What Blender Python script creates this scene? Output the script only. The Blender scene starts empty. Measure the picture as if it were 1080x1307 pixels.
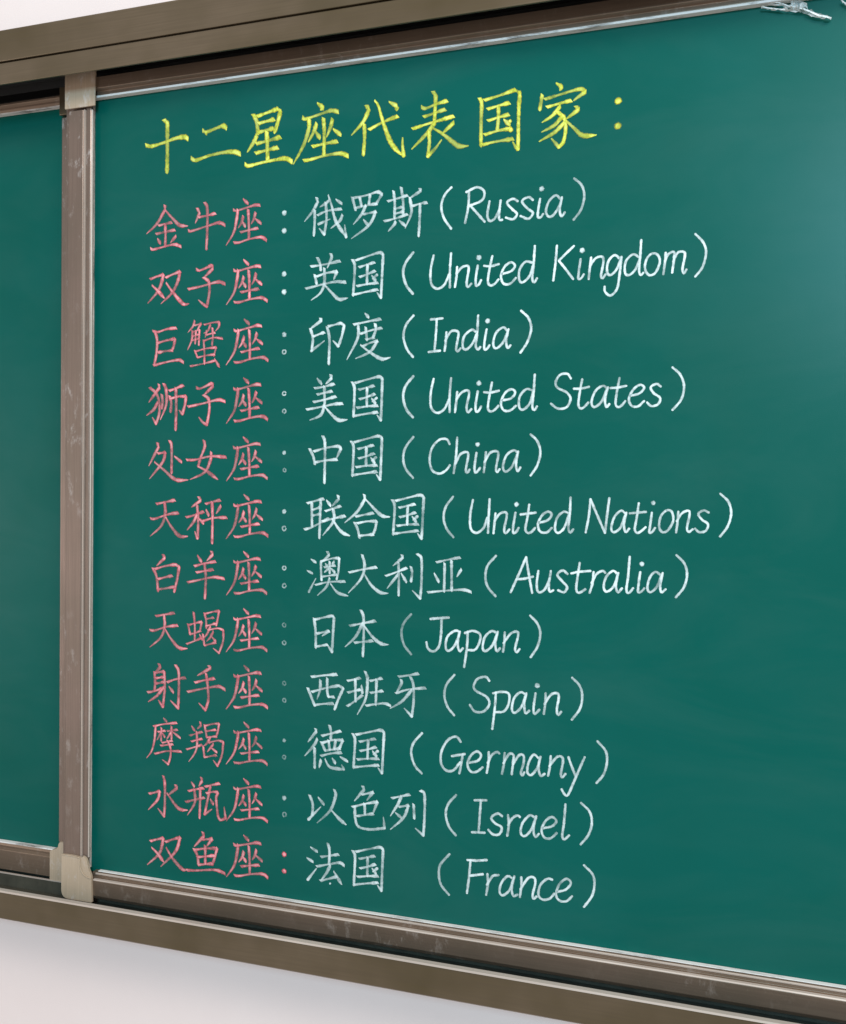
import bpy, bmesh, math, random
from mathutils import Vector, Matrix
random.seed(7)
S = bpy.context.scene
COL = S.collection

# ------------------------------------------------------------ camera, lamps, exposure
YAW, PITCH, ROLL = 0.33656099, -0.01616058, 0.01032781
cam = bpy.data.cameras.new('camera'); camo = bpy.data.objects.new('camera', cam); COL.objects.link(camo)
cy_, sy_ = math.cos(YAW), math.sin(YAW)
f = Vector((-sy_*math.cos(PITCH), cy_*math.cos(PITCH), math.sin(PITCH)))
r = Vector((cy_, sy_, 0)); u = r.cross(f)
r2 = math.cos(ROLL)*r + math.sin(ROLL)*u; u2 = -math.sin(ROLL)*r + math.cos(ROLL)*u
M = Matrix((r2, u2, -f)).transposed().to_4x4(); M.translation = Vector((0.97255743, -1.27670928, 0.56630605))
camo.matrix_world = M
cam.sensor_fit = 'HORIZONTAL'; cam.sensor_width = 36; cam.lens = 1300/1080*36
cam.clip_start = 0.01; cam.clip_end = 100
S.camera = camo

W = bpy.data.worlds.new('World'); S.world = W; W.use_nodes = True
bg = W.node_tree.nodes['Background']; bg.inputs[0].default_value = (1.0, 0.92, 0.87, 1); bg.inputs[1].default_value = 0.50
def area(name, loc, target, sx, sy, power, color):
    l = bpy.data.lights.new(name, 'AREA'); l.shape = 'RECTANGLE'; l.size = sx; l.size_y = sy
    l.energy = power; l.color = color
    o = bpy.data.objects.new(name, l); COL.objects.link(o); o.location = loc
    o.rotation_euler = (Vector(target)-Vector(loc)).to_track_quat('-Z', 'Y').to_euler()
    return o
area('ceiling_lamp_near_board', (2.5, -2.5, 2.7), (0.3, -0.2, 0.6), 2.2, 1.2, 106, (1, 0.94, 0.88))
area('board_sheen_light', (1.75, -4.0, 1.85), (1.0, 0, 0.8), 0.9, 0.8, 112, (0.42, 0.78, 1))  # unseen bluish light added for the sheen at the board's right
area('wall_fill_light', (-4.2, -2.6, 0.3), (-0.2, 0, 0.1), 1.8, 1.5, 48, (1, 0.91, 0.88))  # unseen fill added from the left to brighten the lower wall
S.view_settings.view_transform = 'Standard'; S.view_settings.look = 'None'
S.view_settings.exposure = 0; S.view_settings.gamma = 1

# ------------------------------------------------------------ helpers
def obj(name, bm_or_mesh, mat, parent=None, label=None, kind=None, bevel=0):
    if isinstance(bm_or_mesh, bpy.types.Mesh): me = bm_or_mesh
    else:
        bmesh.ops.recalc_face_normals(bm_or_mesh, faces=bm_or_mesh.faces)
        me = bpy.data.meshes.new(name); bm_or_mesh.to_mesh(me); bm_or_mesh.free()
    me.materials.append(mat)
    o = bpy.data.objects.new(name, me); COL.objects.link(o)
    if parent: o.parent = parent
    if label: o['label'] = label
    if kind: o['kind'] = kind
    if bevel:
        b = o.modifiers.new('soft_edges', 'BEVEL'); b.width = bevel; b.segments = 2; b.limit_method = 'ANGLE'; b.angle_limit = 0.5
    return o
def thing(name, label, cat, loc=(0, 0, 0)):
    o = bpy.data.objects.new(name, None); COL.objects.link(o); o.location = loc
    o['label'] = label; o['category'] = cat; o.empty_display_size = 0.05
    return o
def extrude(prof, a, b, axis, bm=None):
    """closed profile swept from a to b; along x the profile is (y, z), along z it is (x, y), along y it is (x, z)"""
    bm = bm or bmesh.new()
    def P(p, t): return (t, p[0], p[1]) if axis == 'x' else ((p[0], p[1], t) if axis == 'z' else (p[0], t, p[1]))
    A = [bm.verts.new(P(p, a)) for p in prof]; B = [bm.verts.new(P(p, b)) for p in prof]
    n = len(prof)
    for i in range(n):
        j = (i+1) % n; bm.faces.new((A[i], A[j], B[j], B[i]))
    bm.faces.new(A); bm.faces.new(B[::-1])
    return bm
def box(x0, x1, y0, y1, z0, z1, bm=None): return extrude([(x0, y0), (x1, y0), (x1, y1), (x0, y1)], z0, z1, 'z', bm)

def smooth(pts, n=8):
    if len(pts) < 3: return pts
    P = [pts[0]*2-pts[1]] + pts + [pts[-1]*2-pts[-2]]; out = []
    if (pts[0]-pts[-1]).length < 1e-6: P[0] = pts[-2]; P[-1] = pts[1]
    for i in range(1, len(P)-2):
        a, b, c, d = P[i-1:i+3]
        for j in range(n):
            t = j/n; out.append(.5*((2*b)+(c-a)*t+(2*a-5*b+4*c-d)*t*t+(3*b-a-3*c+d)*t**3))
    return out+[pts[-1]]

# ------------------------------------------------------------ materials
def mat(name):
    m = bpy.data.materials.new(name); m.use_nodes = True
    nt = m.node_tree; return m, nt, nt.nodes['Principled BSDF']
def N(nt, t, **kw):
    n = nt.nodes.new(t)
    for k, v in kw.items():
        if k.startswith('i_'): n.inputs[k[2:].replace('_', ' ')].default_value = v
        else: setattr(n, k, v)
    return n
def noise(nt, scale, detail=3, rough=.55, stretch=(1, 1, 1), dist=0):
    tc = N(nt, 'ShaderNodeTexCoord'); mp = N(nt, 'ShaderNodeMapping'); mp.inputs['Scale'].default_value = stretch
    nt.links.new(tc.outputs['Object'], mp.inputs['Vector'])
    n = N(nt, 'ShaderNodeTexNoise', i_Scale=scale, i_Detail=detail, i_Roughness=rough, i_Distortion=dist)
    nt.links.new(mp.outputs['Vector'], n.inputs['Vector']); return n.outputs['Fac']
def rng(nt, src, a, b, c, d, smooth=False):
    m = N(nt, 'ShaderNodeMapRange'); m.clamp = True
    if smooth: m.interpolation_type = 'SMOOTHSTEP'
    for k, v in zip(('From Min', 'From Max', 'To Min', 'To Max'), (a, b, c, d)): m.inputs[k].default_value = v
    nt.links.new(src, m.inputs['Value']); return m.outputs['Result']
def mix(nt, fac, a, b):
    m = N(nt, 'ShaderNodeMix'); m.data_type = 'RGBA'
    if hasattr(fac, 'links'): nt.links.new(fac, m.inputs['Factor'])
    else: m.inputs['Factor'].default_value = fac
    for s, v in ((6, a), (7, b)):
        if hasattr(v, 'links'): nt.links.new(v, m.inputs[s])
        else: m.inputs[s].default_value = (*v, 1)
    return m.outputs[2]
def mul(nt, a, b, op='MULTIPLY'):
    m = N(nt, 'ShaderNodeMath', operation=op)
    for i, v in enumerate((a, b)):
        if hasattr(v, 'links'): nt.links.new(v, m.inputs[i])
        else: m.inputs[i].default_value = v
    return m.outputs[0]
def bump(nt, bs, src, dist, strength=1):
    b = N(nt, 'ShaderNodeBump'); b.inputs['Strength'].default_value = strength; b.inputs['Distance'].default_value = dist
    nt.links.new(src, b.inputs['Height']); nt.links.new(b.outputs['Normal'], bs.inputs['Normal'])

def board_green():
    m, nt, bs = mat('board_green_enamel')
    big = noise(nt, 2.3, 4, .6, dist=.4); wipe = noise(nt, 9, 5, .65, (0.35, 1, 1), .8); fine = noise(nt, 900, 2)
    c = mix(nt, rng(nt, big, .35, .7, 0, 1), (.0010, .085, .066), (.0014, .094, .077))
    c = mix(nt, rng(nt, wipe, .42, .8, 0, .017), c, (.55, .62, .6))
    nt.links.new(c, bs.inputs['Base Color'])
    nt.links.new(rng(nt, big, .3, .75, .27, .31), bs.inputs['Roughness'])
    bs.inputs['Specular IOR Level'].default_value = .12
    bump(nt, bs, fine, .0002, .35)
    return m
def metal(name, c1, c2, rough=.36, metallic=.7, along='x', dust=0.0):
    m, nt, bs = mat(name)
    st = (0.02, 1, 1) if along == 'x' else (1, 1, 0.02)
    br = noise(nt, 420, 3, .6, st); big = noise(nt, 6, 3, .6); pat = noise(nt, 60, 7, .75, (1, 1, .5), .25)
    c = mix(nt, rng(nt, big, .3, .7, 0, 1), c1, c2)
    c = mix(nt, rng(nt, br, .35, .65, 0, .35), c, tuple(.6*v for v in c1))
    if dust:
        reg = noise(nt, 3.2, 2, .5)
        k = mul(nt, rng(nt, pat, .55, .68, 0, dust), rng(nt, reg, .42, .62, 0, 1))
        c = mix(nt, k, c, (.62, .58, .56))
        nt.links.new(rng(nt, k, 0, .6, metallic, .0), bs.inputs['Metallic'])
    else: bs.inputs['Metallic'].default_value = metallic
    nt.links.new(c, bs.inputs['Base Color'])
    nt.links.new(rng(nt, big, .2, .8, rough-.05, rough+.1), bs.inputs['Roughness'])
    bump(nt, bs, br, .0002, .5)
    return m
def painted(name, c, rough=.5, c2=None, scale=30, bmp=.0002):
    m, nt, bs = mat(name)
    n1 = noise(nt, scale, 5, .6); n2 = noise(nt, 500, 2)
    nt.links.new(mix(nt, rng(nt, n1, .35, .7, 0, 1), c, c2 or tuple(.85*v for v in c)), bs.inputs['Base Color'])
    bs.inputs['Roughness'].default_value = rough; bump(nt, bs, n2, bmp, .5)
    return m
def flaking(name, c, lo, hi, scale, stretch, under=None):
    """a thin deposit of chalk dust that comes and goes along an edge; also the painted film glints"""
    m, nt, bs = mat(name)
    n = noise(nt, scale, 5, .7, stretch, .3)
    bs.inputs['Base Color'].default_value = (*c, 1); bs.inputs['Roughness'].default_value = .8
    tr = N(nt, 'ShaderNodeBsdfTransparent'); mx = N(nt, 'ShaderNodeMixShader')
    nt.links.new(rng(nt, n, lo, hi, .08, 1), mx.inputs[0]); nt.links.new(tr.outputs[0], mx.inputs[1]); nt.links.new(bs.outputs[0], mx.inputs[2])
    nt.links.new(mx.outputs[0], nt.nodes['Material Output'].inputs['Surface'])
    return m
def chalk(name, c0, c1, c2):
    m, nt, bs = mat(name)
    grain = noise(nt, 520, 3, .7); patch = noise(nt, 75, 4, .65, dist=.5)
    uv = N(nt, 'ShaderNodeUVMap'); sep = N(nt, 'ShaderNodeSeparateXYZ'); nt.links.new(uv.outputs[0], sep.inputs[0])
    d = mul(nt, mul(nt, sep.outputs['Y'], .5, 'SUBTRACT'), 0, 'ADD'); ab = N(nt, 'ShaderNodeMath', operation='ABSOLUTE'); nt.links.new(d, ab.inputs[0])
    edge = rng(nt, mul(nt, ab.outputs[0], mul(nt, mul(nt, grain, .5, 'SUBTRACT'), .45), 'ADD'), .5, .30, 0, 1, True)
    at = N(nt, 'ShaderNodeAttribute', attribute_name='dose')
    a = mul(nt, mul(nt, edge, at.outputs['Fac']), rng(nt, grain, .34, .54, .80, 1))
    a = mul(nt, a, rng(nt, patch, .32, .54, .50, 1.06))
    core = rng(nt, ab.outputs[0], .40, .16, 0, 1, True)
    nt.links.new(mix(nt, core, c0, mix(nt, rng(nt, patch, .4, .65, 0, 1), c1, c2)), bs.inputs['Base Color'])
    bs.inputs['Roughness'].default_value = .9; bs.inputs['Specular IOR Level'].default_value = .1
    cl = N(nt, 'ShaderNodeClamp'); nt.links.new(a, cl.inputs[0])
    tr = N(nt, 'ShaderNodeBsdfTransparent'); mx = N(nt, 'ShaderNodeMixShader')
    nt.links.new(cl.outputs[0], mx.inputs[0]); nt.links.new(tr.outputs[0], mx.inputs[1]); nt.links.new(bs.outputs[0], mx.inputs[2])
    nt.links.new(mx.outputs[0], nt.nodes['Material Output'].inputs['Surface'])
    return m
GREEN = board_green()
BRONZE = metal('bronze_anodised_track', (.225, .170, .115), (.125, .095, .050), .30, .68)
RAIL = metal('bronze_anodised_rail', (.32, .225, .165), (.21, .155, .11), .34, .65, dust=.25)
STILE = metal('bronze_anodised_stile', (.28, .20, .165), (.20, .155, .12), .36, .62, 'z', dust=.6)
CAP = metal('scuffed_beige_plastic', (.50, .38, .27), (.42, .315, .22), .45, .0, 'z', dust=.7)
WALL = painted('wall_paint', (.82, .70, .67), .75, (.785, .665, .635), 3, .0004)
EDGE = flaking('chalk_dust_on_edge', (.78, .75, .72), .3, .5, 60, (.25, 1, 1))
EDGEZ = flaking('chalk_dust_on_side_edge', (.78, .74, .70), .38, .6, 60, (1, 1, .12))
RIM = metal('highlight_rim', (.60, .50, .43), (.48, .39, .33), .5, .25)  # paler metal whose colour carries the highlights of the frame edges
DARK = painted('track_shade_dark', (.045, .042, .032), .45, (.075, .068, .05), 40)  # dark colour stands for the shade inside the lower track
CH = {'y': chalk('yellow_chalk', (.60, .54, .03), (.73, .79, .08), (.84, .90, .22)), 'p': chalk('pink_chalk', (.74, .09, .13), (.79, .23, .265), (.86, .42, .43)), 'w': chalk('white_chalk', (.70, .85, .84), (.82, .93, .93), (.90, .98, .98))}
BLACK = painted('black_backing_and_shade', (.02, .02, .02), .6)  # board backing, and painted shade in the upper track

# ------------------------------------------------------------ wall
wall = obj('wall', box(-6, 6, .068, .2, -3, 3.2), WALL, kind='structure')

# ------------------------------------------------------------ outer frame with its two tracks
H = 1.15
frame = thing('sliding_board_frame', 'bronze aluminium outer frame with upper and lower tracks fixed to the white wall', 'board frame', (0, .068, -.08))
def fr(o): o.matrix_parent_inverse = Matrix.Translation(-frame.location); return o
X0, X1 = -1.9, 3.1
fr(obj('upper_track', extrude([(.066, 1.2505), (-.050, 1.2495), (-.0515, 1.2475), (-.050, 1.2035), (.066, 1.2035)], X0, X1, 'x'), BRONZE, frame, bevel=.0012))
fr(obj('upper_lip', extrude([(.066, 1.2015), (-.0485, 1.2015), (-.0500, 1.2000), (-.0585, 1.1675), (-.0585, 1.1655), (-.055, 1.1655), (-.0465, 1.1965), (.066, 1.1965)], X0, X1, 'x'), BRONZE, frame, bevel=.0008))
fr(obj('track_divider', extrude([(.0142, 1.1948), (.0142, 1.1835), (.0156, 1.1835), (.0156, 1.1948)], X0, X1, 'x'), BLACK, frame))  # coloured black for the shade in the cavity
fr(obj('back_channel', extrude([(.064, 1.1965), (.064, 1.150), (.066, 1.150), (.066, 1.1965)], X0, X1, 'x'), BRONZE, frame))
fr(obj('lower_track', extrude([(.066, -.0745), (-.052, -.0745), (-.0545, -.072), (-.0585, -.031), (-.0585, -.0285), (-.0535, -.0275), (-.0515, -.029), (-.0495, -.0575), (.066, -.0575)], X0, X1, 'x'), BRONZE, frame, bevel=.0008))
fr(obj('lower_divider', extrude([(.0142, -.0558), (.0142, -.0365), (.0158, -.0365), (.0158, -.0558)], X0, X1, 'x'), DARK, frame))  # dark colour imitates the shaded trough
fr(obj('divider_rim', extrude([(.0138, -.0363), (.0138, -.0345), (.0162, -.0345), (.0162, -.0363)], X0, X1, 'x'), RIM, frame))
fr(obj('lip_rim', extrude([(-.0540, -.0273), (-.0596, -.0285), (-.0602, -.0310), (-.0588, -.0312), (-.0582, -.0287)], X0, X1, 'x'), RIM, frame))  # pale strip laid along the lip as its painted highlight

fr(obj('shade_liner', extrude([(-.0455, 1.1962), (-.0455, 1.1950), (.0625, 1.1950), (.0625, 1.1530), (.0638, 1.1530), (.0638, 1.1962)], X0, X1, 'x'), BLACK, frame))  # black strip added to paint the shaded gap above the boards
fr(obj('shade_liner', extrude([(-.0490, -.0350), (-.0470, -.0350), (-.0470, -.0560), (.0650, -.0560), (.0650, -.0572), (-.0490, -.0572)], X0, X1, 'x'), DARK, frame))  # dark strip added to paint the trough's shade

fr(obj('back_channel', box(X0, X1, .0625, .0640, -.0555, .012), DARK, frame))  # added dark plate over the wall, its colour standing for shade

# ------------------------------------------------------------ rear sliding board
rear = thing('chalkboard', 'blank green chalkboard on the rear track, mostly out of view behind the brown upright', 'chalkboard', (-.07, .03, -.04))
def pr(o): o.matrix_parent_inverse = Matrix.Translation(-rear.location); return o
RX0, RX1, RZ0, RZ1 = -1.7, -.052, .0095, 1.159
pr(obj('writing_surface', box(RX0, RX1, .030, .034, RZ0-.004, RZ1+.004), GREEN, rear))
pr(obj('backing_panel', box(RX0, RX1, .0345, .044, RZ0-.02, RZ1+.02), BLACK, rear))
pr(obj('bottom_rail', extrude([(.0295, RZ0), (.0225, RZ0-.0005), (.0215, RZ0-.0055), (.0235, RZ0-.0065), (.0180, RZ0-.0105), (.0180, RZ0-.041), (.046, RZ0-.041), (.046, RZ0)], RX0, RX1-.028, 'x'), RAIL, rear, bevel=.0006))
pr(obj('top_rail', extrude([(.0295, RZ1), (.0225, RZ1+.0005), (.0215, RZ1+.0055), (.0235, RZ1+.0065), (.0180, RZ1+.0105), (.0180, RZ1+.014), (.046, RZ1+.014), (.046, RZ1)], RX0, RX1-.022, 'x'), RAIL, rear, bevel=.0006))
pr(obj('upright', extrude([(-.0755, .0295), (-.0755, .0225), (-.073, .020), (-.048, .0195), (-.048, .046), (-.0555, .046), (-.0755, .046)], RZ0+.015, RZ1-.02, 'z'), STILE, rear, bevel=.0006))
pr(obj('edge_trim', box(RX0, RX1-.022, .0212, .0294, RZ1-.0016, RZ1+.0004), EDGE, rear))
pr(obj('edge_trim', box(RX0, RX1-.022, .0208, .0292, RZ0-.0004, RZ0+.0014), EDGE, rear))
def rounded(pts, r, n=5):
    """polygon with its corners rounded; pts = (x, z, radius factor)"""
    out = []
    k = len(pts)
    for i in range(k):
        p = Vector(pts[i][:2]); a = Vector(pts[i-1][:2]); b = Vector(pts[(i+1) % k][:2]); q = r*pts[i][2]
        if q == 0: out.append(tuple(p)); continue
        d1 = (a-p).normalized()*q; d2 = (b-p).normalized()*q
        for j in range(n+1):
            t = j/n; out.append(tuple((p+d1)*(1-t)**2 + p*2*t*(1-t) + (p+d2)*t*t))
    return out
pr(obj('corner_cap', extrude(rounded([(-.0862, -.0375, .6), (-.050, -.0375, 0), (-.050, .026, 0), (-.0625, .026, 1), (-.0700, .0262, 1), (-.0705, .0155, 1), (-.0862, .0105, .6)], .006), .0150, .0285, 'y'), CAP, rear, bevel=.0012))
pr(obj('corner_cap', extrude(rounded([(-.076, 1.142, .3), (-.050, 1.142, 0), (-.050, 1.192, 0), (-.076, 1.192, .3)], .006), .0165, .0285, 'y'), BRONZE, rear, bevel=.001))

# ------------------------------------------------------------ front sliding board
front = thing('chalkboard', 'green chalkboard covered with chalk handwriting, yellow heading over twelve pink and white lines', 'chalkboard', (0, 0, -.04))
def pf(o): o.matrix_parent_inverse = Matrix.Translation(-front.location); return o
FX1 = 2.2
pf(obj('writing_surface', box(-.003, FX1, 0, .003, -.004, H+.004), GREEN, front))
pf(obj('backing_panel', box(-.02, FX1, .0035, .011, -.03, H+.02), BLACK, front))
pf(obj('bottom_rail', extrude([(-.0005, -.0003), (-.0085, -.0008), (-.0100, -.0020), (-.0095, -.0080), (-.0120, -.0086), (-.0155, -.0098), (-.0160, -.0118), (-.0150, -.0340), (-.010, -.040), (.012, -.040), (.012, -.0003)], .0115, FX1, 'x'), RAIL, front, bevel=.0005))
pf(obj('top_rail', extrude([(-.0005, H+.0003), (-.0075, H+.0008), (-.0090, H+.0020), (-.0085, H+.0075), (-.0110, H+.0085), (-.0150, H+.0100), (-.0150, H+.0265), (.012, H+.0265), (.012, H+.0003)], .0115, FX1, 'x'), RAIL, front, bevel=.0005))
pf(obj('upright', extrude([(-.0335, -.0150), (-.0080, -.0150), (-.0070, -.0138), (-.0070, -.0100), (-.0345, -.0100)], .0205, H-.0185, 'z'), STILE, front, bevel=.0005))
pf(obj('upright_flange', extrude([(-.0445, -.0060), (-.0010, -.0060), (-.0010, .012), (-.0445, .012)], -.036, H+.03, 'z'), STILE, front, bevel=.0005))
pf(obj('upright_bead', extrude([(-.0040, -.0125), (.0035, -.0125), (.0050, -.0110), (.0050, -.0085), (.0000, -.0070), (-.0040, -.0070)], -.010, H+.004, 'z'), STILE, front, bevel=.0006))
pf(obj('rim', extrude([(-.0066, -.0142), (-.0046, -.0150), (-.0042, -.0070), (-.0066, -.0070)], .0205, H-.0185, 'z'), RIM, front))
pf(obj('rim', extrude([(.0051, -.0118), (.0063, -.0112), (.0063, -.0088), (.0051, -.0084)], .0205, H-.0185, 'z'), RIM, front))
pf(obj('edge_trim', box(.0006, .0026, -.0030, -.0002, .002, H-.002), EDGEZ, front))
pf(obj('edge_trim', box(.004, FX1, -.0100, -.0006, H-.0016, H+.0012), EDGE, front))
pf(obj('edge_trim', box(.020, FX1, -.0075, -.0007, -.0002, .0007), EDGE, front))
pf(obj('rim', extrude([(-.0098, -.0012), (-.0112, -.0022), (-.0108, -.0036), (-.0098, -.0036)], .018, FX1, 'x'), RIM, front))
pf(obj('rim', extrude([(-.0125, -.0084), (-.0158, -.0092), (-.0168, -.0106), (-.0160, -.0112), (-.0125, -.0090)], .018, FX1, 'x'), RIM, front))
pf(obj('corner_cap', extrude(rounded([(-.0372, -.0435, 2.2), (.0175, -.0435, .2), (.0165, -.003, .8), (.0120, .0045, .8), (.0075, .0225, 1), (-.0010, .0245, .6), (-.0030, .0205, .5), (-.0368, .0215, .3)], .006), -.0190, -.0152, 'y'), CAP, front, bevel=.0012))
def stripe(pts, w):
    P = smooth([Vector(p) for p in pts], 6); A, B = [], []
    for i, p in enumerate(P):
        d = (P[min(i+1, len(P)-1)]-P[max(i-1, 0)]).normalized(); n = Vector((-d.y, d.x))*w/2
        A.append(tuple(p+n)); B.append(tuple(p-n))
    return A+B[::-1]
pf(obj('cap_fold', extrude(stripe([(-.0030, .0205), (-.0026, .0080), (.0020, -.0015), (.0095, -.0058), (.0170, -.0070)], .0017), -.0204, -.0188, 'y'), CAP, front, bevel=.0004))
pf(obj('cap_fold', extrude(stripe([(-.0366, .0218), (-.0200, .0222), (-.0035, .0212)], .0014), -.0201, -.0150, 'y'), CAP, front, bevel=.0003))
pf(obj('corner_cap', extrude(rounded([(-.0380, 1.1340, .3), (.0150, 1.1340, .3), (.0165, 1.1930, 0), (-.0380, 1.1930, 0)], .005), -.0185, -.0152, 'y'), CAP, front, bevel=.0010))

# ------------------------------------------------------------ chalk writing: strokes in tenths of a millimetre on the board
PROF = {'h': [.92, .86, .68, .66, .70, .84, 1.18, 1.05], 'v': [1.0, 1.1, .95, .92, .95, 1.0, .95], 'p': [1.0, 1.15, 1.05, .9, .7, .34], 'n': [.55, .75, .95, 1.25, 1.25, .4],
        'd': [.45, .85, 1.2, .9], 'k': [1.05, .8, .4], 'l': [.95, 1.0, 1.0, 1.0, .95]}
def prof(k, t):
    a = PROF[k]; s = t*(len(a)-1); i = min(int(s), len(a)-2); return a[i]+(a[i+1]-a[i])*(s-i)
def ribbon(path, k, w, dose, z, V, F, UVs, D, rnd):
    L = [0]
    for a, b in zip(path, path[1:]): L.append(L[-1]+(b-a).length)
    T = L[-1]
    if T < 1e-6: return
    w0, w1 = w*prof(k, 0), w*prof(k, 1)
    def at(s):
        if s <= 0: return path[0]+(path[0]-path[1]).normalized()*(-s)
        if s >= T: return path[-1]+(path[-1]-path[-2]).normalized()*(s-T)
        i = 0
        while L[i+1] < s: i += 1
        return path[i].lerp(path[i+1], (s-L[i])/max(L[i+1]-L[i], 1e-9))
    step = .0014; soft = k in 'lk'; e0, e1 = (w0*.42, w1*.42) if soft else (w0*.6, w1*.5)
    side0, side1 = {'h': (1, -1), 'v': (-1, .3), 'p': (-1, 0), 'n': (1, 1), 'd': (1, -.6)}.get(k, (0, 0))
    ss = [-e0, -e0*.8, -e0*.4] + [T*i/max(3, int(T/step)) for i in range(max(3, int(T/step))+1)] + [T+e1*.4, T+e1*.8, T+e1]
    ph = [rnd.uniform(0, 6.3) for _ in range(4)]; amp = rnd.uniform(.0, .19); dip = rnd.uniform(.05, .42)
    base = len(V)
    for i, s in enumerate(ss):
        p = at(s); q = at(s+.0022)-at(s-.0022); q.normalize(); nrm = Vector((-q.y, q.x))
        t = min(max(s/T, 0), 1); ww = w*prof(k, t)
        ww *= 1+.055*math.sin(s*900+ph[0])+.05*math.sin(s*380+ph[1])
        off = 0
        if s < 0: g = abs(s/e0); g = math.sqrt(max(0, 1-g*g)) if soft else 1-g**1.3; ww = w0*g*.98+1e-5; off = side0*(w0-ww)*.5
        if s > T: g = (s-T)/e1; g = math.sqrt(max(0, 1-g*g)) if soft else 1-g**1.5; ww = w1*g*.98+1e-5; off = side1*(w1-ww)*.5
        dd = dose*(1-amp*(1+math.sin(s*110+ph[2])))*(1.0 if k == 'l' else 1-dip*math.sin(math.pi*t)**2)
        if k in 'pk': dd *= 1-.25*t*t
        for sgn, v in ((-.5, 0), (0, .5), (.5, 1)):
            V.append((p.x+nrm.x*(ww*sgn*1.2+off), -z, p.y+nrm.y*(ww*sgn*1.2+off))); UVs.append((s*100, v)); D.append(dd)
    for i in range(len(ss)-1):
        a = base+3*i
        F.append((a, a+1, a+4, a+3)); F.append((a+1, a+2, a+5, a+4))
def glyph(row, idx):
    ch, c, w, dose, body = row.split('|'); w = float(w)*(.95e-4 if c == 'w' else 1e-4); dose = float(dose)*(.89 if c == 'w' else .97); rnd = random.Random(idx)
    V, F, UVs, D = [], [], [], []
    for si, st in enumerate(body.split(';')):
        t = st.split(); z = .00035+si*.00004; d = min(1.05, dose*rnd.uniform(.84, 1.04))
        if t[0] == 'o':
            x, y = [int(v)*1e-4 for v in t[1].split(',')]; R = int(t[2])*1e-4; b = len(V); n = 14
            V.append((x, -z, y)); UVs.append((0, .5)); D.append(d*float(t[3]))
            for j in range(n):
                a = 6.2832*j/n; rr = R*1.15*rnd.uniform(.93, 1.05)
                V.append((x+rr*math.cos(a), -z, y+rr*math.sin(a))); UVs.append((.1, 1)); D.append(d*float(t[3]))
            for j in range(n): F.append((b, b+1+j, b+1+(j+1) % n))
            continue
        if t[0] == 'r':
            x, y = [int(v)*1e-4 for v in t[1].split(',')]; R = int(t[2])*1e-4
            a0 = rnd.uniform(0, 6.3); pts = [Vector((x+R*rnd.uniform(.85, 1.1)*math.cos(a0+a*.68), y+R*rnd.uniform(.9, 1.15)*math.sin(a0+a*.68))) for a in range(9)]
            ribbon(smooth(pts, 5), 'l', .0022, float(t[3])*.75, z, V, F, UVs, D, rnd)
            continue
        k = t[0][0]; pts = [Vector([int(v)*1e-4 for v in q.split(',')]) for q in t[1:]]
        if 'c' in t[0]: runs = [smooth(pts)]
        else:                                              # break at hard corners, ease the gentle ones
            runs = [[pts[0]]]
            for i in range(1, len(pts)):
                runs[-1].append(pts[i])
                if i < len(pts)-1:
                    a, b = (pts[i]-pts[i-1]), (pts[i+1]-pts[i])
                    if a.length > 1e-6 and b.length > 1e-6 and a.angle(b) > .75: runs.append([pts[i]])
            runs = [smooth(q, 5) for q in runs]
        for ri, q in enumerate(runs): ribbon(q, k, w, d, z+ri*.00002, V, F, UVs, D, rnd)
    me = bpy.data.meshes.new('chalk_mark'); me.from_pydata(V, [], F)
    uvl = me.uv_layers.new(name='UVMap')
    for lp in me.loops: uvl.data[lp.index].uv = UVs[lp.vertex_index]
    at = me.attributes.new('dose', 'FLOAT', 'POINT'); at.data.foreach_set('value', D)
    me.update()
    kind = 'chalk_dot' if ch == ':' else 'chalk_bracket' if ch in '()' else 'chalk_letter' if ord(ch) < 128 else 'chalk_character'
    lab = {'y': 'yellow', 'p': 'pink', 'w': 'white'}[c]
    what = 'dot of a colon' if ch == ':' else 'bracket' if ch in '()' else 'letter '+ch if ord(ch) < 128 else 'character '+ch
    o = obj(kind, me, CH[c], front, label='%s chalk %s' % (lab, what)); o.visible_shadow = True
    pf(o)
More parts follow.
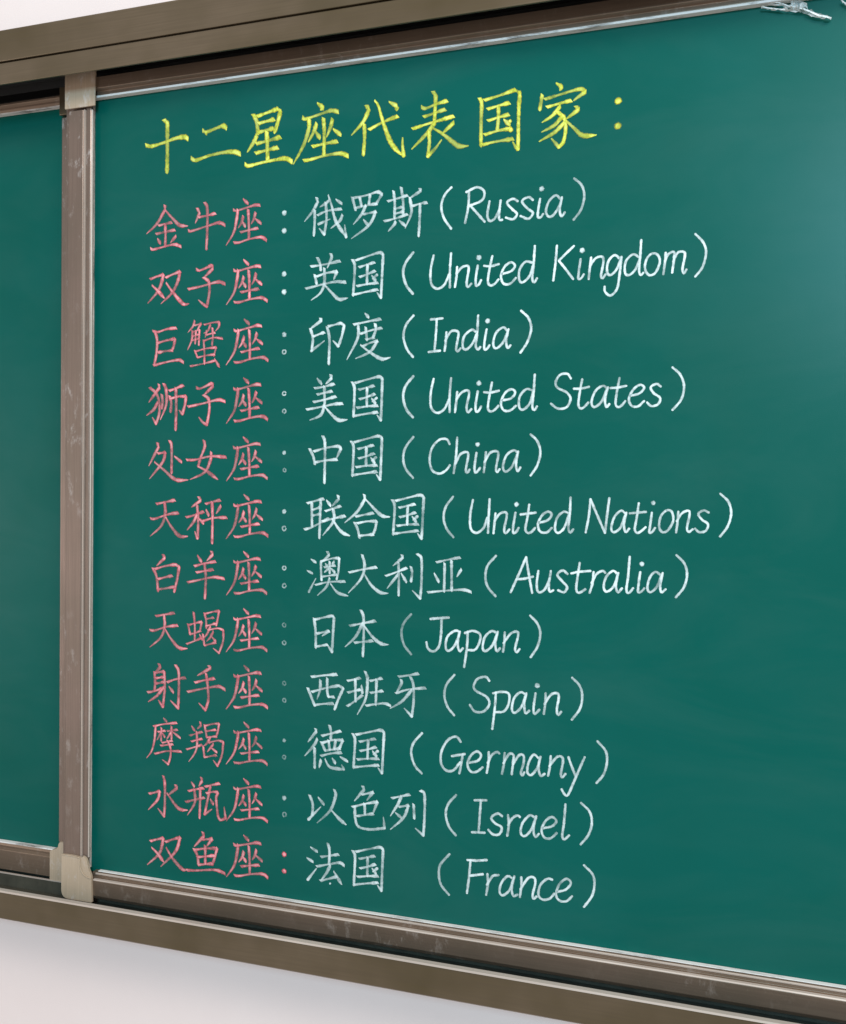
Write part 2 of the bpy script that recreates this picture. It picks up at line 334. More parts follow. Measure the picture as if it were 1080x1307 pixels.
WRITING = '''十|y|63|1|h 922,10732 1014,10712 1222,10743 1417,10785 1562,10789 1615,10762;v 1227,11067 1277,11019 1278,10768 1278,10538 1274,10309
二|y|62|1|h 1873,10840 1921,10814 2062,10851 2191,10877 2245,10847;h 1685,10467 1757,10435 1971,10480 2182,10500 2369,10495 2467,10457
星|y|60|1|v 2684,10975 2723,10900 2742,10797 2754,10711;h 2752,10953 2916,10989 3051,11018 3101,10982;v 3101,10982 3075,10881 3042,10774 3013,10703;h 2769,10849 2871,10863 2996,10880;h 2770,10723 2895,10744 2990,10754;p 2732,10677 2691,10600 2589,10469;h 2737,10571 2919,10592 3095,10622;h 2727,10439 2875,10460 3056,10482;v 2891,10710 2902,10538 2910,10315;h 2561,10293 2614,10273 2854,10301 3057,10317 3192,10318 3282,10269
座|y|54|1|d 3665,11025 3753,10959 3732,10932;h 3447,10851 3492,10830 3721,10874 3873,10902 3971,10875;pc 3542,10815 3537,10687 3462,10476 3309,10232;p 3653,10743 3614,10639 3534,10512;d 3647,10635 3707,10546;p 3892,10776 3865,10671 3807,10549;d 3908,10646 4017,10556;h 3605,10441 3791,10462 3960,10474;v 3761,10800 3774,10602 3770,10316;h 3475,10260 3574,10266 3771,10296 4009,10306 4127,10260
代|y|52|1|p 4397,10904 4430,10852 4347,10696 4178,10535;v 4364,10655 4370,10499 4361,10344 4355,10251;h 4443,10584 4621,10656 4838,10715;nc 4513,10959 4566,10885 4642,10644 4748,10382 4854,10246 4937,10180;k 4937,10180 4919,10306 4918,10422;d 4722,10919 4826,10855 4837,10805
表|y|51|1|v 5346,10975 5377,10905 5369,10716 5361,10546;h 5186,10794 5237,10773 5378,10810 5528,10839;h 5222,10666 5359,10698 5503,10729;h 5067,10525 5219,10558 5401,10589 5620,10627;pc 5361,10565 5261,10443 5049,10258;v 5291,10458 5297,10325 5278,10140;k 5278,10140 5384,10239 5464,10336;p 5625,10539 5562,10486 5479,10423;nc 5351,10499 5483,10409 5624,10290 5704,10229 5833,10220
国|y|49|1|v 5983,10814 6007,10755 6002,10513 6004,10204;h 6052,10787 6264,10827 6446,10870 6513,10825;v 6513,10825 6501,10550 6499,10111;k 6499,10111 6464,10147 6429,10207;h 6096,10666 6227,10692 6371,10713;h 6103,10516 6229,10543 6364,10565;v 6233,10673 6233,10524 6221,10386;h 6057,10342 6231,10372 6404,10385;d 6307,10507 6384,10433;o 6390,10477 26 1;o 6400,10367 34 1;h 6035,10214 6175,10233 6425,10248
家|y|48|1|d 6984,10889 7059,10836;p 7054,10831 7032,10792;v 6805,10757 6787,10653 6777,10581;h 6847,10705 7070,10747 7290,10779 7354,10735;p 7354,10735 7273,10687 7209,10644;h 6876,10602 7015,10626 7172,10648;p 7035,10588 6943,10489 6809,10416;vc 7007,10527 7092,10436 7112,10306 7086,10145 7028,10082;k 7028,10082 6966,10158 6932,10198;p 7064,10457 6963,10359 6805,10294;p 7078,10365 6964,10268 6775,10178;p 7247,10563 7275,10524 7120,10424;nc 7111,10406 7223,10294 7334,10192 7498,10182
:|y|46|1|o 7766,10575 45 1;o 7766,10267 45 0.8
金|p|43|1|p 1241,9830 1249,9777 1108,9578 936,9448;nc 1259,9755 1401,9608 1499,9527 1625,9507;h 1145,9550 1255,9567 1353,9580;h 1104,9431 1256,9451 1407,9467;v 1251,9557 1257,9399 1253,9242;d 1122,9363 1172,9290;p 1428,9370 1343,9288;h 1012,9223 1061,9209 1258,9242 1404,9258 1513,9223
牛|p|42|1|p 1786,9743 1822,9678 1752,9538;h 1811,9617 1954,9632 2076,9651;h 1645,9437 1693,9429 1931,9477 2143,9514 2233,9474;v 1909,9815 1948,9740 1950,9451 1938,9152
座|p|41|1|d 2526,9818 2602,9746;h 2376,9674 2423,9660 2607,9695 2722,9716 2786,9707;pc 2441,9668 2424,9537 2379,9357 2259,9185;p 2528,9569 2505,9490 2453,9416;d 2517,9499 2563,9428;v 2608,9655 2621,9460 2623,9257;p 2723,9604 2701,9525 2660,9457;d 2724,9523 2811,9450;h 2495,9352 2633,9374 2759,9389;h 2392,9212 2473,9211 2634,9246 2817,9259 2897,9212
:|w|40|1|o 3172,9568 38 1;o 3174,9323 38 1
双|p|45|1|h 1010,8784 1113,8814 1224,8834;p 1224,8834 1188,8700 1115,8578 963,8434;n 1035,8688 1140,8597 1244,8491;h 1273,8789 1371,8825 1504,8859;pc 1504,8859 1469,8725 1373,8563 1190,8416;nc 1274,8712 1385,8573 1556,8396 1653,8389
子|p|44|1|h 1781,8873 1841,8858 2030,8919;p 2030,8919 2043,8866 1901,8751;vc 1901,8751 1980,8684 1991,8529 1952,8334;k 1952,8334 1880,8380 1815,8435;h 1651,8600 1866,8629 2127,8676 2240,8642
座|p|43|1|d 2540,8963 2617,8892;h 2389,8823 2436,8809 2622,8842 2738,8861 2803,8852;pc 2454,8817 2437,8688 2392,8512 2270,8345;p 2542,8719 2519,8641 2466,8570;d 2531,8650 2578,8580;v 2623,8802 2636,8611 2638,8412;p 2739,8752 2717,8674 2676,8608;d 2740,8672 2829,8599;h 2509,8506 2649,8527 2776,8540;h 2405,8370 2487,8368 2650,8401 2835,8412 2916,8366
:|w|42|1|o 3179,8722 38 1;o 3182,8474 38 1
巨|p|43|1|h 1057,8021 1144,8007 1291,8043 1442,8051;v 1089,8020 1125,7892 1116,7702 1078,7524;h 1133,7845 1268,7875 1426,7896;v 1426,7896 1410,7796 1379,7728;h 1379,7728 1269,7724 1151,7707;h 1078,7524 1294,7565 1489,7588 1567,7556
蟹|p|32|1|p 1751,8137 1727,8065 1644,7979;h 1751,8074 1859,8094;p 1859,8094 1788,7994;p 1716,7993 1709,7868 1638,7725;h 1728,7982 1835,8012;v 1835,8008 1829,7884 1825,7791;h 1716,7920 1824,7942;h 1710,7858 1824,7884;v 1776,7990 1765,7814;h 1918,8077 2060,8102 2160,8101;p 2160,8101 2151,8036 2097,7976;p 2013,8073 1978,7992 1907,7953;h 1955,7931 2085,7956;h 1920,7849 2062,7885 2209,7868;v 2049,8020 2057,7895 2044,7782;p 1955,7982 1932,7890;v 1766,7710 1807,7615;h 1773,7699 1945,7734 2111,7744;v 2111,7744 2076,7626;h 1807,7610 1946,7635 2083,7646;v 1908,7850 1922,7673 1923,7517;h 1696,7489 1923,7523 2100,7559;n 2088,7584 2172,7457
座|p|41|1|d 2556,8124 2635,8055;h 2400,7977 2448,7964 2639,8004 2758,8028 2825,8020;pc 2467,7973 2447,7843 2399,7664 2273,7491;p 2556,7878 2531,7799 2476,7725;d 2543,7808 2591,7739;v 2639,7964 2651,7773 2651,7571;p 2758,7918 2734,7839 2691,7771;d 2758,7837 2848,7767;h 2519,7662 2663,7688 2793,7705;h 2411,7522 2495,7522 2662,7561 2852,7578 2935,7535
:|w|40|1|o 3187,7883 36 0.85;r 3189,7643 28 0.6
狮|p|45|1|p 1162,7236 1169,7194 990,6986;vc 1013,7198 1126,7100 1171,6951 1165,6803 1116,6672;k 1116,6672 1054,6762;p 1139,6972 1065,6868 954,6796;v 1212,7087 1225,6992 1213,6897;pc 1248,7244 1285,7159 1287,6948 1190,6729;h 1346,7147 1444,7176 1565,7219;v 1347,7063 1372,6968 1361,6842;h 1359,7031 1493,7060 1619,7057;v 1619,7057 1603,6942 1563,6807;k 1563,6807 1507,6860;v 1449,7176 1458,6903 1448,6578
子|p|44|1|h 1794,7178 1854,7166 2044,7238;p 2044,7238 2061,7192 1914,7071;vc 1914,7071 1993,7007 2004,6851 1965,6644;k 1965,6644 1893,6687 1833,6754;h 1659,6910 1880,6947 2140,6998 2253,6975
座|p|43|1|d 2554,7296 2632,7228;h 2402,7148 2449,7136 2638,7177 2754,7201 2820,7194;pc 2468,7145 2451,7014 2406,6834 2284,6661;p 2557,7050 2534,6970 2481,6896;d 2546,6980 2594,6911;v 2638,7137 2652,6945 2655,6744;p 2756,7091 2733,7012 2692,6943;d 2757,7011 2846,6941;h 2524,6834 2665,6860 2794,6879;h 2419,6692 2502,6693 2667,6733 2853,6752 2935,6709
:|w|43|1|r 3194,7064 26 0.8;r 3197,6818 26 0.6
处|p|43|1|p 1143,6386 1161,6333 997,6058;h 1156,6238 1275,6253;pc 1275,6253 1231,6111 1010,5867;nc 1096,6111 1257,5995 1454,5858 1660,5853;v 1352,6417 1382,6332 1384,5953;d 1432,6195 1549,6111
女|p|42|1|vc 1919,6416 1932,6329 1862,6163 1827,6048;n 1827,6048 1959,5986 2149,5862;pc 2040,6245 2029,6141 1935,5965 1696,5860;h 1641,6142 1790,6146 2028,6193 2276,6182
座|p|41|1|d 2554,6462 2632,6395;h 2404,6318 2451,6306 2638,6346 2754,6369 2819,6361;pc 2470,6315 2454,6187 2410,6011 2291,5842;p 2559,6221 2537,6144 2485,6071;d 2549,6153 2597,6086;v 2639,6306 2655,6118 2659,5921;p 2756,6261 2735,6183 2694,6116;d 2758,6182 2848,6113;h 2528,6010 2668,6035 2796,6053;h 2425,5872 2508,5872 2671,5911 2856,5928 2938,5886
:|w|41|1|o 3202,6240 30 0.8;r 3209,5996 23 0.4
天|p|43|1|h 1137,5501 1285,5530 1436,5559;h 1039,5283 1114,5284 1311,5347 1494,5375;pc 1272,5519 1281,5350 1213,5180 1029,5027;nc 1291,5308 1385,5173 1520,5043 1659,5038
秤|p|42|1|p 1842,5606 1871,5558 1723,5462;h 1640,5314 1748,5341 1916,5398;v 1814,5484 1833,5296 1828,5014;k 1823,5014 1779,5111;p 1808,5348 1761,5253 1653,5130;d 1844,5301 1922,5231;h 1962,5511 2057,5539 2187,5568;d 1963,5428 2007,5345;p 2200,5479 2130,5374;h 1905,5260 2083,5311 2295,5321;v 2062,5533 2071,5301 2067,4951
座|p|41|1|d 2572,5648 2652,5582;h 2416,5500 2465,5489 2657,5532 2776,5558 2842,5552;pc 2484,5498 2466,5370 2418,5192 2293,5019;p 2574,5406 2550,5327 2495,5253;d 2562,5337 2610,5270;v 2657,5493 2670,5304 2671,5106;p 2777,5449 2753,5371 2711,5303;d 2777,5370 2868,5302;h 2539,5193 2682,5221 2813,5241;h 2431,5052 2515,5054 2683,5096 2873,5117 2956,5076
:|w|41|1|o 3209,5421 34 0.85;r 3211,5185 28 0.6
白|p|43|1|p 1253,4757 1278,4715 1143,4599;v 1082,4554 1140,4439 1166,4228;h 1119,4549 1291,4597 1463,4624;v 1463,4624 1524,4590 1489,4410 1441,4228;h 1170,4402 1293,4434 1403,4459;h 1166,4249 1294,4271 1436,4298
羊|p|42|1|d 1825,4767 1892,4675;p 2058,4826 2075,4785 1981,4695;h 1783,4613 1945,4656 2116,4687;h 1815,4522 1946,4548 2077,4573;h 1671,4374 1851,4413 2090,4463 2260,4449;v 1945,4646 1966,4448 1954,4151
座|p|41|1|d 2575,4841 2651,4774;h 2424,4694 2471,4683 2656,4725 2770,4750 2834,4744;pc 2489,4692 2471,4564 2425,4387 2304,4216;p 2575,4600 2552,4522 2499,4448;d 2564,4531 2610,4464;v 2656,4686 2668,4498 2668,4301;p 2771,4642 2748,4564 2707,4497;d 2771,4563 2858,4496;h 2541,4388 2680,4415 2806,4435;h 2437,4248 2518,4250 2680,4291 2863,4311 2943,4269
:|w|41|1|r 3216,4634 26 0.7;r 3219,4384 28 0.5
天|p|41|1|h 1136,3858 1285,3888 1437,3918;h 1041,3645 1115,3647 1313,3710 1496,3739;pc 1272,3878 1283,3714 1217,3547 1033,3397;nc 1294,3673 1390,3542 1527,3417 1666,3413
蝎|p|34|1|v 1676,3765 1713,3620;h 1688,3755 1808,3793 1904,3812;v 1904,3812 1876,3681;h 1713,3626 1797,3645 1881,3681;v 1771,3938 1789,3760 1791,3551;h 1661,3480 1786,3529 1894,3577;d 1869,3628 1918,3558;v 1951,3936 1976,3833 1981,3728;h 1963,3932 2094,3968 2188,3985;v 2188,3985 2165,3863 2143,3774;h 1987,3858 2094,3884;h 1988,3760 2130,3799;p 2048,3753 1989,3635 1918,3568;h 2012,3699 2167,3734 2261,3712;vc 2261,3712 2258,3556 2193,3382;k 2193,3382 2098,3443;v 1929,3632 1955,3476;h 1955,3476 2050,3503 2133,3528;p 2096,3682 2049,3596 1990,3537;d 2073,3608 2140,3545
座|p|39|1|d 2581,4032 2659,3966;h 2429,3884 2476,3873 2663,3917 2780,3943 2845,3937;pc 2495,3882 2476,3754 2429,3576 2306,3403;p 2582,3791 2558,3712 2504,3638;d 2570,3722 2617,3655;v 2664,3877 2676,3689 2676,3492;p 2780,3835 2757,3757 2715,3689;d 2780,3756 2869,3689;h 2547,3578 2687,3606 2815,3627;h 2441,3437 2524,3439 2688,3482 2874,3504 2955,3463
:|w|39|1|r 3224,3835 26 0.25;r 3226,3587 26 0.4
射|p|43|1|p 1191,3155 1216,3118 1117,3016;v 1117,3026 1126,2899 1119,2760;h 1130,3027 1278,3054;vc 1278,3054 1292,2826 1262,2536;k 1262,2536 1187,2626;h 1143,2947 1266,2973;h 1143,2868 1267,2898;h 1007,2730 1107,2752 1267,2813;p 1267,2813 1157,2688 1013,2591;h 1341,2903 1475,2955 1633,2987;vc 1478,3156 1528,3054 1530,2737 1522,2535;k 1522,2535 1392,2638;d 1366,2841 1440,2762
手|p|42|1|p 2028,3182 2052,3152 1838,3033;h 1803,2930 1958,2974 2113,3010;h 1683,2786 1912,2845 2173,2899 2287,2866;vc 1982,3064 2012,2877 2020,2690 1974,2544;k 1974,2544 1865,2636
座|p|42|1|d 2593,3225 2671,3160;h 2438,3073 2486,3063 2676,3111 2794,3139 2860,3134;pc 2505,3072 2486,2943 2438,2763 2313,2587;p 2593,2982 2569,2903 2514,2827;d 2581,2912 2629,2847;v 2676,3071 2688,2882 2688,2684;p 2794,3030 2771,2951 2728,2882;d 2794,2951 2884,2885;h 2557,2767 2700,2799 2830,2822;h 2450,2624 2534,2628 2700,2674 2889,2699 2971,2660
:|w|41|1|r 3231,3020 26 0.4;r 3233,2780 26 0.35
摩|p|35|1|d 1271,2371 1328,2322;h 1111,2236 1259,2278 1492,2319;pc 1140,2243 1124,2049 1076,1873 989,1758;h 1186,2161 1297,2188;v 1240,2219 1236,2037;p 1235,2155 1167,2042;d 1260,2146 1297,2096;h 1346,2186 1505,2221;v 1412,2255 1413,2075;p 1402,2169 1334,2068;d 1432,2182 1560,2105;h 1261,2008 1421,2054;h 1236,1963 1433,2002;h 1138,1836 1336,1893 1576,1909;vc 1347,2047 1397,1946 1398,1818 1362,1704;k 1362,1704 1263,1759
羯|p|34|1|d 1747,2294 1796,2235;p 1891,2359 1904,2318 1844,2260;h 1724,2155 1821,2191 1916,2224;h 1749,2073 1917,2124;h 1673,1950 1798,1993 1918,2036;pc 1832,2217 1841,2029 1799,1898 1703,1773;v 1964,2323 2001,2148;h 1976,2318 2106,2356 2201,2364;v 2201,2364 2179,2247 2155,2172;h 2000,2242 2143,2275;h 2001,2152 2155,2182;p 2056,2153 2001,2064 1942,2017;h 2037,2078 2180,2122 2274,2110;vc 2274,2110 2252,1920 2182,1757;k 2182,1757 2111,1833;v 1947,2007 1967,1862;h 1967,1862 2158,1911;p 2109,2063 2014,1944;d 2073,2012 2169,1954
座|p|39|1|d 2600,2418 2677,2354;h 2445,2271 2492,2260 2682,2305 2799,2332 2865,2327;pc 2512,2270 2492,2143 2444,1968 2319,1797;p 2599,2180 2575,2103 2520,2030;d 2587,2112 2634,2047;v 2682,2266 2693,2082 2693,1887;p 2799,2225 2776,2148 2733,2081;d 2799,2148 2888,2082;h 2563,1971 2705,2000 2834,2021;h 2456,1831 2539,1834 2704,1877 2892,1900 2973,1861
:|w|39|1|o 3238,2219 28 0.4;r 3240,1985 26 0.4
水|p|41|1|vc 1277,1513 1302,1409 1304,1110 1293,928;k 1293,928 1189,1033;h 1043,1236 1217,1289;pc 1217,1289 1180,1161 1025,998;p 1487,1406 1511,1367 1353,1243;nc 1340,1274 1464,1138 1562,1064 1689,1064
瓶|p|40|1|d 1749,1480 1798,1422;p 1917,1556 1927,1515 1875,1436;h 1706,1345 1827,1383 1947,1412;h 1664,1182 1804,1229 1960,1277;pc 1803,1376 1809,1187 1689,994;v 1899,1407 1896,1175 1890,975;h 1983,1437 2090,1473 2208,1507;v 2066,1446 2031,1295 1974,1037;h 2007,1345 2114,1378 2190,1375;vc 2190,1375 2163,1268 2212,1001 2319,1018;k 2319,1018 2294,1178;k 1974,1037 2092,1124;d 2067,1268 2116,1200
座|p|39|1|d 2602,1616 2681,1551;h 2449,1465 2497,1455 2686,1502 2803,1530 2869,1525;pc 2516,1465 2498,1336 2453,1158 2331,984;p 2605,1375 2582,1296 2528,1221;d 2594,1306 2642,1240;v 2686,1463 2701,1275 2703,1078;p 2805,1422 2782,1343 2741,1275;d 2806,1343 2896,1277;h 2572,1161 2714,1192 2843,1215;h 2467,1019 2550,1023 2715,1068 2903,1093 2985,1053
:|w|39|1|o 3246,1410 34 0.5;r 3248,1178 28 0.4
双|p|44|1|h 1068,537 1172,575 1283,606;p 1283,606 1223,385 1013,182;n 1086,443 1186,369 1293,255;h 1326,558 1431,603 1566,651;pc 1566,651 1494,440 1244,184;nc 1334,473 1446,328 1606,195 1691,190
鱼|p|43|1|p 1947,767 1964,720 1804,547;h 1941,665 2096,694;p 2096,694 2013,579;v 1805,511 1858,423 1879,288;h 1822,503 2001,546 2180,568;v 2180,568 2146,438 2104,324;h 1858,402 2134,458;h 1879,294 2103,338;v 1989,576 1991,324;h 1691,190 1860,208 2028,238 2183,254 2309,225
座|p|42|1|d 2609,808 2688,746;h 2455,658 2503,648 2694,697 2812,727 2878,723;pc 2522,658 2505,531 2460,355 2337,181;p 2612,571 2590,492 2536,418;d 2602,502 2650,438;v 2694,659 2709,474 2712,279;p 2814,620 2791,542 2750,474;d 2815,542 2906,479;h 2580,360 2723,392 2853,416;h 2474,218 2558,223 2725,269 2914,297 2997,259
:|p|41|1|o 3253,618 37 1;o 3255,380 37 1
俄|w|41|0.82|p 3667,9732 3685,9681 3609,9558 3485,9425;v 3638,9566 3639,9397 3628,9223;p 3848,9677 3794,9642 3718,9605;h 3687,9496 3817,9541 4033,9553;vc 3805,9651 3818,9442 3787,9223;k 3787,9223 3710,9312;k 3699,9372 3872,9428;nc 3841,9756 3892,9614 3959,9391 4113,9163;k 4113,9163 4089,9332;p 4052,9463 4013,9387 3885,9299;d 3957,9687 4044,9621
罗|w|41|0.82|v 4199,9690 4248,9521;h 4214,9685 4416,9706 4563,9736 4631,9697;v 4631,9697 4585,9633 4544,9569;v 4310,9676 4333,9567;v 4458,9702 4442,9587;h 4258,9548 4417,9570 4554,9578;p 4396,9562 4334,9450 4218,9328;h 4366,9453 4545,9472;pc 4545,9472 4441,9295 4192,9138;d 4366,9379 4441,9295
斯|w|40|0.82|h 4721,9598 4835,9621 4990,9652;v 4797,9721 4815,9575 4813,9363;v 4906,9760 4935,9565 4937,9391;h 4816,9488 4919,9504;h 4817,9424 4930,9440;h 4672,9335 4838,9361 4992,9402;p 4828,9313 4808,9276 4726,9196;d 4880,9328 4967,9254;p 5173,9720 5184,9696 5021,9605;pc 5031,9614 5054,9420 4968,9220;h 5073,9505 5186,9528 5267,9533;v 5175,9516 5172,9315 5160,9101
(|w|35|0.9|lc 5609,9705 5518,9615 5471,9473 5508,9313 5611,9163
R|w|35|0.9|l 5850,9637 5841,9431 5800,9223;lc 5811,9624 5957,9673 6055,9609 6024,9498 5852,9441;l 5873,9439 5961,9339 6066,9217
u|w|35|0.9|lc 6127,9479 6101,9307 6130,9226 6198,9248 6265,9365;lc 6276,9477 6257,9294 6266,9228 6300,9225
s|w|34|0.9|lc 6502,9447 6439,9483 6361,9439 6430,9352 6494,9285 6442,9222 6347,9250
s|w|34|0.9|lc 6701,9445 6642,9486 6559,9443 6629,9345 6703,9282 6645,9212 6540,9255
i|w|34|0.9|lc 6794,9453 6769,9293 6770,9222 6807,9219 6838,9257;o 6813,9578 33 1
a|w|33|0.9|lc 7061,9420 6999,9479 6918,9422 6872,9305 6900,9222 6962,9227 7042,9341 7071,9439;lc 7075,9449 7049,9290 7074,9208 7114,9255
)|w|33|0.63|lc 7227,9671 7323,9577 7359,9434 7317,9268 7227,9152
英|w|42|0.85|h 3594,8800 3802,8816 4019,8847;v 3688,8909 3726,8831 3738,8741;p 3888,8949 3899,8899 3835,8764;v 3650,8677 3678,8556;h 3684,8659 3825,8696 3981,8706;p 3981,8706 3935,8600;h 3520,8501 3783,8546 3957,8569 4108,8554;pc 3792,8757 3794,8569 3740,8433 3599,8337;nc 3805,8529 3904,8424 4013,8329 4142,8336
国|w|41|0.85|v 4212,8848 4242,8776 4236,8573 4223,8369;h 4260,8841 4432,8885 4603,8922 4656,8891;v 4656,8891 4643,8608 4630,8315;k 4630,8315 4573,8387;h 4313,8745 4431,8773 4527,8796;h 4322,8612 4430,8641 4537,8680;v 4431,8763 4426,8631 4425,8509;h 4283,8491 4429,8509 4579,8518;d 4494,8620 4553,8549;k 4569,8625 4504,8574;h 4239,8379 4407,8404 4578,8427
(|w|40|0.85|lc 5086,8892 4979,8759 4945,8626 4992,8460 5086,8343
U|w|35|1|lc 5372,8832 5333,8644 5343,8462 5421,8391 5521,8433 5590,8571;l 5613,8844 5599,8608 5602,8396
n|w|35|1|l 5698,8659 5690,8527 5671,8399;lc 5690,8565 5758,8646 5837,8665 5857,8620 5830,8443 5850,8389 5895,8430
i|w|35|1|lc 5979,8660 5953,8492 5958,8401 5997,8414 6026,8469;o 5993,8762 35 1
t|w|34|1|lc 6173,8769 6136,8593 6118,8445 6154,8390 6212,8411 6260,8464;l 6063,8650 6151,8639 6263,8660
e|w|34|1|lc 6307,8530 6422,8557 6475,8618 6430,8671 6345,8627 6292,8509 6328,8404 6415,8399 6490,8469
d|w|34|1|lc 6707,8649 6612,8665 6537,8568 6535,8438 6586,8408 6671,8486 6716,8630;lc 6733,8860 6722,8648 6705,8447 6733,8399 6766,8447
K|w|33|1|l 7018,8844 7004,8634 6977,8404;l 7236,8823 7136,8735 7045,8651;l 7045,8651 7138,8535 7231,8408
i|w|33|1|lc 7323,8653 7301,8494 7298,8410 7332,8412 7366,8460;o 7342,8761 34 1
n|w|33|1|l 7455,8664 7441,8545 7427,8397;lc 7445,8565 7510,8650 7589,8665 7610,8604 7582,8437 7599,8396 7638,8443
g|w|33|1|lc 7817,8620 7747,8674 7669,8600 7657,8472 7701,8430 7779,8504 7826,8639;lc 7832,8648 7810,8423 7782,8257 7705,8176 7635,8226 7628,8291
d|w|32|1|lc 8051,8624 7973,8668 7886,8586 7878,8448 7927,8416 8004,8480 8061,8623;lc 8071,8838 8061,8643 8049,8467 8070,8407 8102,8434
o|w|32|1|lc 8205,8662 8139,8598 8121,8482 8170,8401 8247,8425 8299,8549 8273,8638 8205,8662
m|w|32|1|l 8368,8661 8360,8545 8343,8400;lc 8360,8554 8397,8639 8463,8664 8470,8596 8448,8413;lc 8459,8548 8511,8651 8586,8655 8596,8597 8570,8454 8586,8395 8618,8441
)|w|31|1|lc 8715,8864 8810,8755 8845,8628 8805,8458 8722,8348
印|w|42|0.9|p 3744,8076 3755,8051 3580,7940;vc 3591,7939 3626,7818 3612,7649;h 3636,7838 3794,7887;k 3605,7639 3801,7771;v 3843,7952 3878,7788 3870,7451;h 3865,7967 4049,8002;v 4049,8002 4096,7966 4061,7820 4013,7688;k 4013,7688 3932,7766
度|w|41|0.9|d 4400,8115 4454,8061;h 4242,7973 4433,8004 4623,8030;pc 4302,7957 4297,7790 4140,7501;h 4339,7844 4477,7881 4641,7909;v 4413,7923 4432,7756;v 4550,7965 4561,7896 4524,7791;h 4425,7762 4531,7785;h 4384,7679 4479,7715 4584,7736;pc 4584,7736 4480,7597 4268,7511;nc 4341,7691 4480,7588 4649,7494 4774,7509
(|w|36|0.92|lc 5099,8055 4994,7935 4958,7782 5008,7616 5097,7503
I|w|35|0.92|l 5425,7992 5414,7783 5396,7564;l 5341,7992 5421,7992 5506,7998;l 5315,7561 5396,7569 5476,7574
n|w|35|0.92|l 5560,7814 5555,7700 5537,7568;lc 5545,7701 5624,7821 5714,7817 5725,7760 5697,7600 5717,7557 5756,7594
d|w|35|0.92|lc 5971,7797 5902,7828 5804,7747 5786,7615 5836,7576 5924,7657 5981,7796;lc 5992,8012 5981,7777 5963,7627 5993,7570 6026,7602
i|w|34|0.92|lc 6108,7828 6081,7660 6082,7570 6117,7575 6149,7620;o 6120,7935 34 1
a|w|34|0.92|lc 6389,7788 6331,7841 6235,7776 6198,7637 6237,7576 6324,7641 6389,7779;lc 6399,7816 6371,7668 6392,7574 6430,7609
)|w|34|0.92|lc 6562,8046 6664,7943 6698,7802 6649,7638 6561,7508
美|w|42|0.9|d 3697,7258 3763,7182;p 3904,7297 3915,7257 3829,7180;h 3665,7125 3797,7142 3949,7177;h 3706,7038 3917,7079;h 3649,6936 3798,6962 3976,7004;h 3547,6834 3799,6873 3951,6900 4077,6907;v 3807,7141 3816,6912;pc 3810,6893 3757,6754 3592,6687;nc 3821,6863 3931,6751 4029,6681 4152,6685
国|w|41|0.9|v 4224,7190 4255,7120 4253,6923 4244,6727;h 4271,7183 4441,7223 4610,7257 4662,7227;v 4662,7227 4655,6954 4647,6671;k 4647,6671 4590,6741;h 4326,7089 4442,7115 4537,7136;h 4338,6961 4444,6988 4549,7025;v 4442,7105 4439,6978 4441,6861;h 4300,6844 4445,6861 4593,6868;d 4507,6967 4567,6897;k 4581,6971 4518,6922;h 4259,6736 4425,6759 4594,6780
(|w|40|0.9|lc 5104,7249 4996,7121 4963,6976 5010,6811 5104,6703
U|w|35|0.9|lc 5390,7206 5351,7016 5357,6834 5439,6756 5539,6802 5608,6934;l 5631,7209 5614,6972 5616,6762
n|w|35|0.9|l 5717,7026 5708,6912 5690,6761;lc 5708,6931 5777,7015 5856,7042 5880,6994 5848,6824 5869,6758 5914,6798
i|w|35|0.9|lc 5998,7029 5972,6860 5977,6765 6016,6778 6045,6830;o 6012,7132 35 1
t|w|34|0.9|lc 6188,7137 6155,6959 6137,6809 6173,6762 6231,6785 6279,6835;l 6082,7014 6170,7006 6283,7028
e|w|34|0.9|lc 6327,6903 6442,6925 6499,6998 6450,7042 6364,6996 6311,6872 6347,6777 6434,6770 6510,6830
d|w|34|0.9|lc 6727,7021 6641,7038 6557,6941 6554,6811 6606,6778 6691,6855 6736,7011;lc 6753,7223 6742,7020 6726,6817 6753,6770 6786,6816
S|w|33|0.9|lc 7219,7159 7172,7220 7079,7208 7024,7118 7053,7044 7165,6986 7218,6903 7168,6799 7057,6783 6966,6847
t|w|33|0.9|lc 7362,7145 7328,6946 7319,6818 7352,6778 7398,6802 7443,6852;l 7257,7030 7340,7028 7450,7049
a|w|33|0.9|lc 7677,7019 7622,7057 7532,6996 7483,6861 7517,6793 7606,6858 7673,7010;lc 7685,7037 7651,6884 7671,6790 7706,6829
t|w|32|0.9|lc 7828,7150 7794,6953 7784,6827 7815,6787 7859,6808 7903,6861;l 7716,7027 7802,7029 7913,7049
e|w|32|0.9|lc 7955,6923 8070,6950 8131,7017 8086,7057 8008,7011 7947,6896 7975,6806 8055,6790 8133,6856
s|w|32|0.9|lc 8332,7030 8280,7063 8210,7024 8246,6952 8326,6888 8300,6814 8222,6792 8169,6838
)|w|31|0.9|lc 8468,7260 8564,7165 8609,7023 8577,6865 8475,6739
中|w|42|0.9|v 3792,6461 3821,6385 3824,6126 3820,5823;v 3596,6287 3648,6187 3675,6082;h 3662,6256 3826,6301 4011,6324 4065,6294;p 4065,6294 4002,6166;h 3686,6106 3828,6130 4002,6146
国|w|41|0.9|v 4220,6386 4250,6317 4246,6119 4236,5922;h 4267,6379 4440,6422 4611,6458 4665,6427;v 4665,6427 4655,6154 4645,5871;k 4645,5871 4587,5940;h 4322,6286 4440,6314 4537,6336;h 4333,6158 4441,6186 4548,6224;v 4440,6304 4436,6176 4437,6059;h 4294,6040 4441,6058 4591,6067;d 4505,6166 4565,6097;k 4580,6171 4516,6121;h 4251,5932 4420,5956 4591,5979
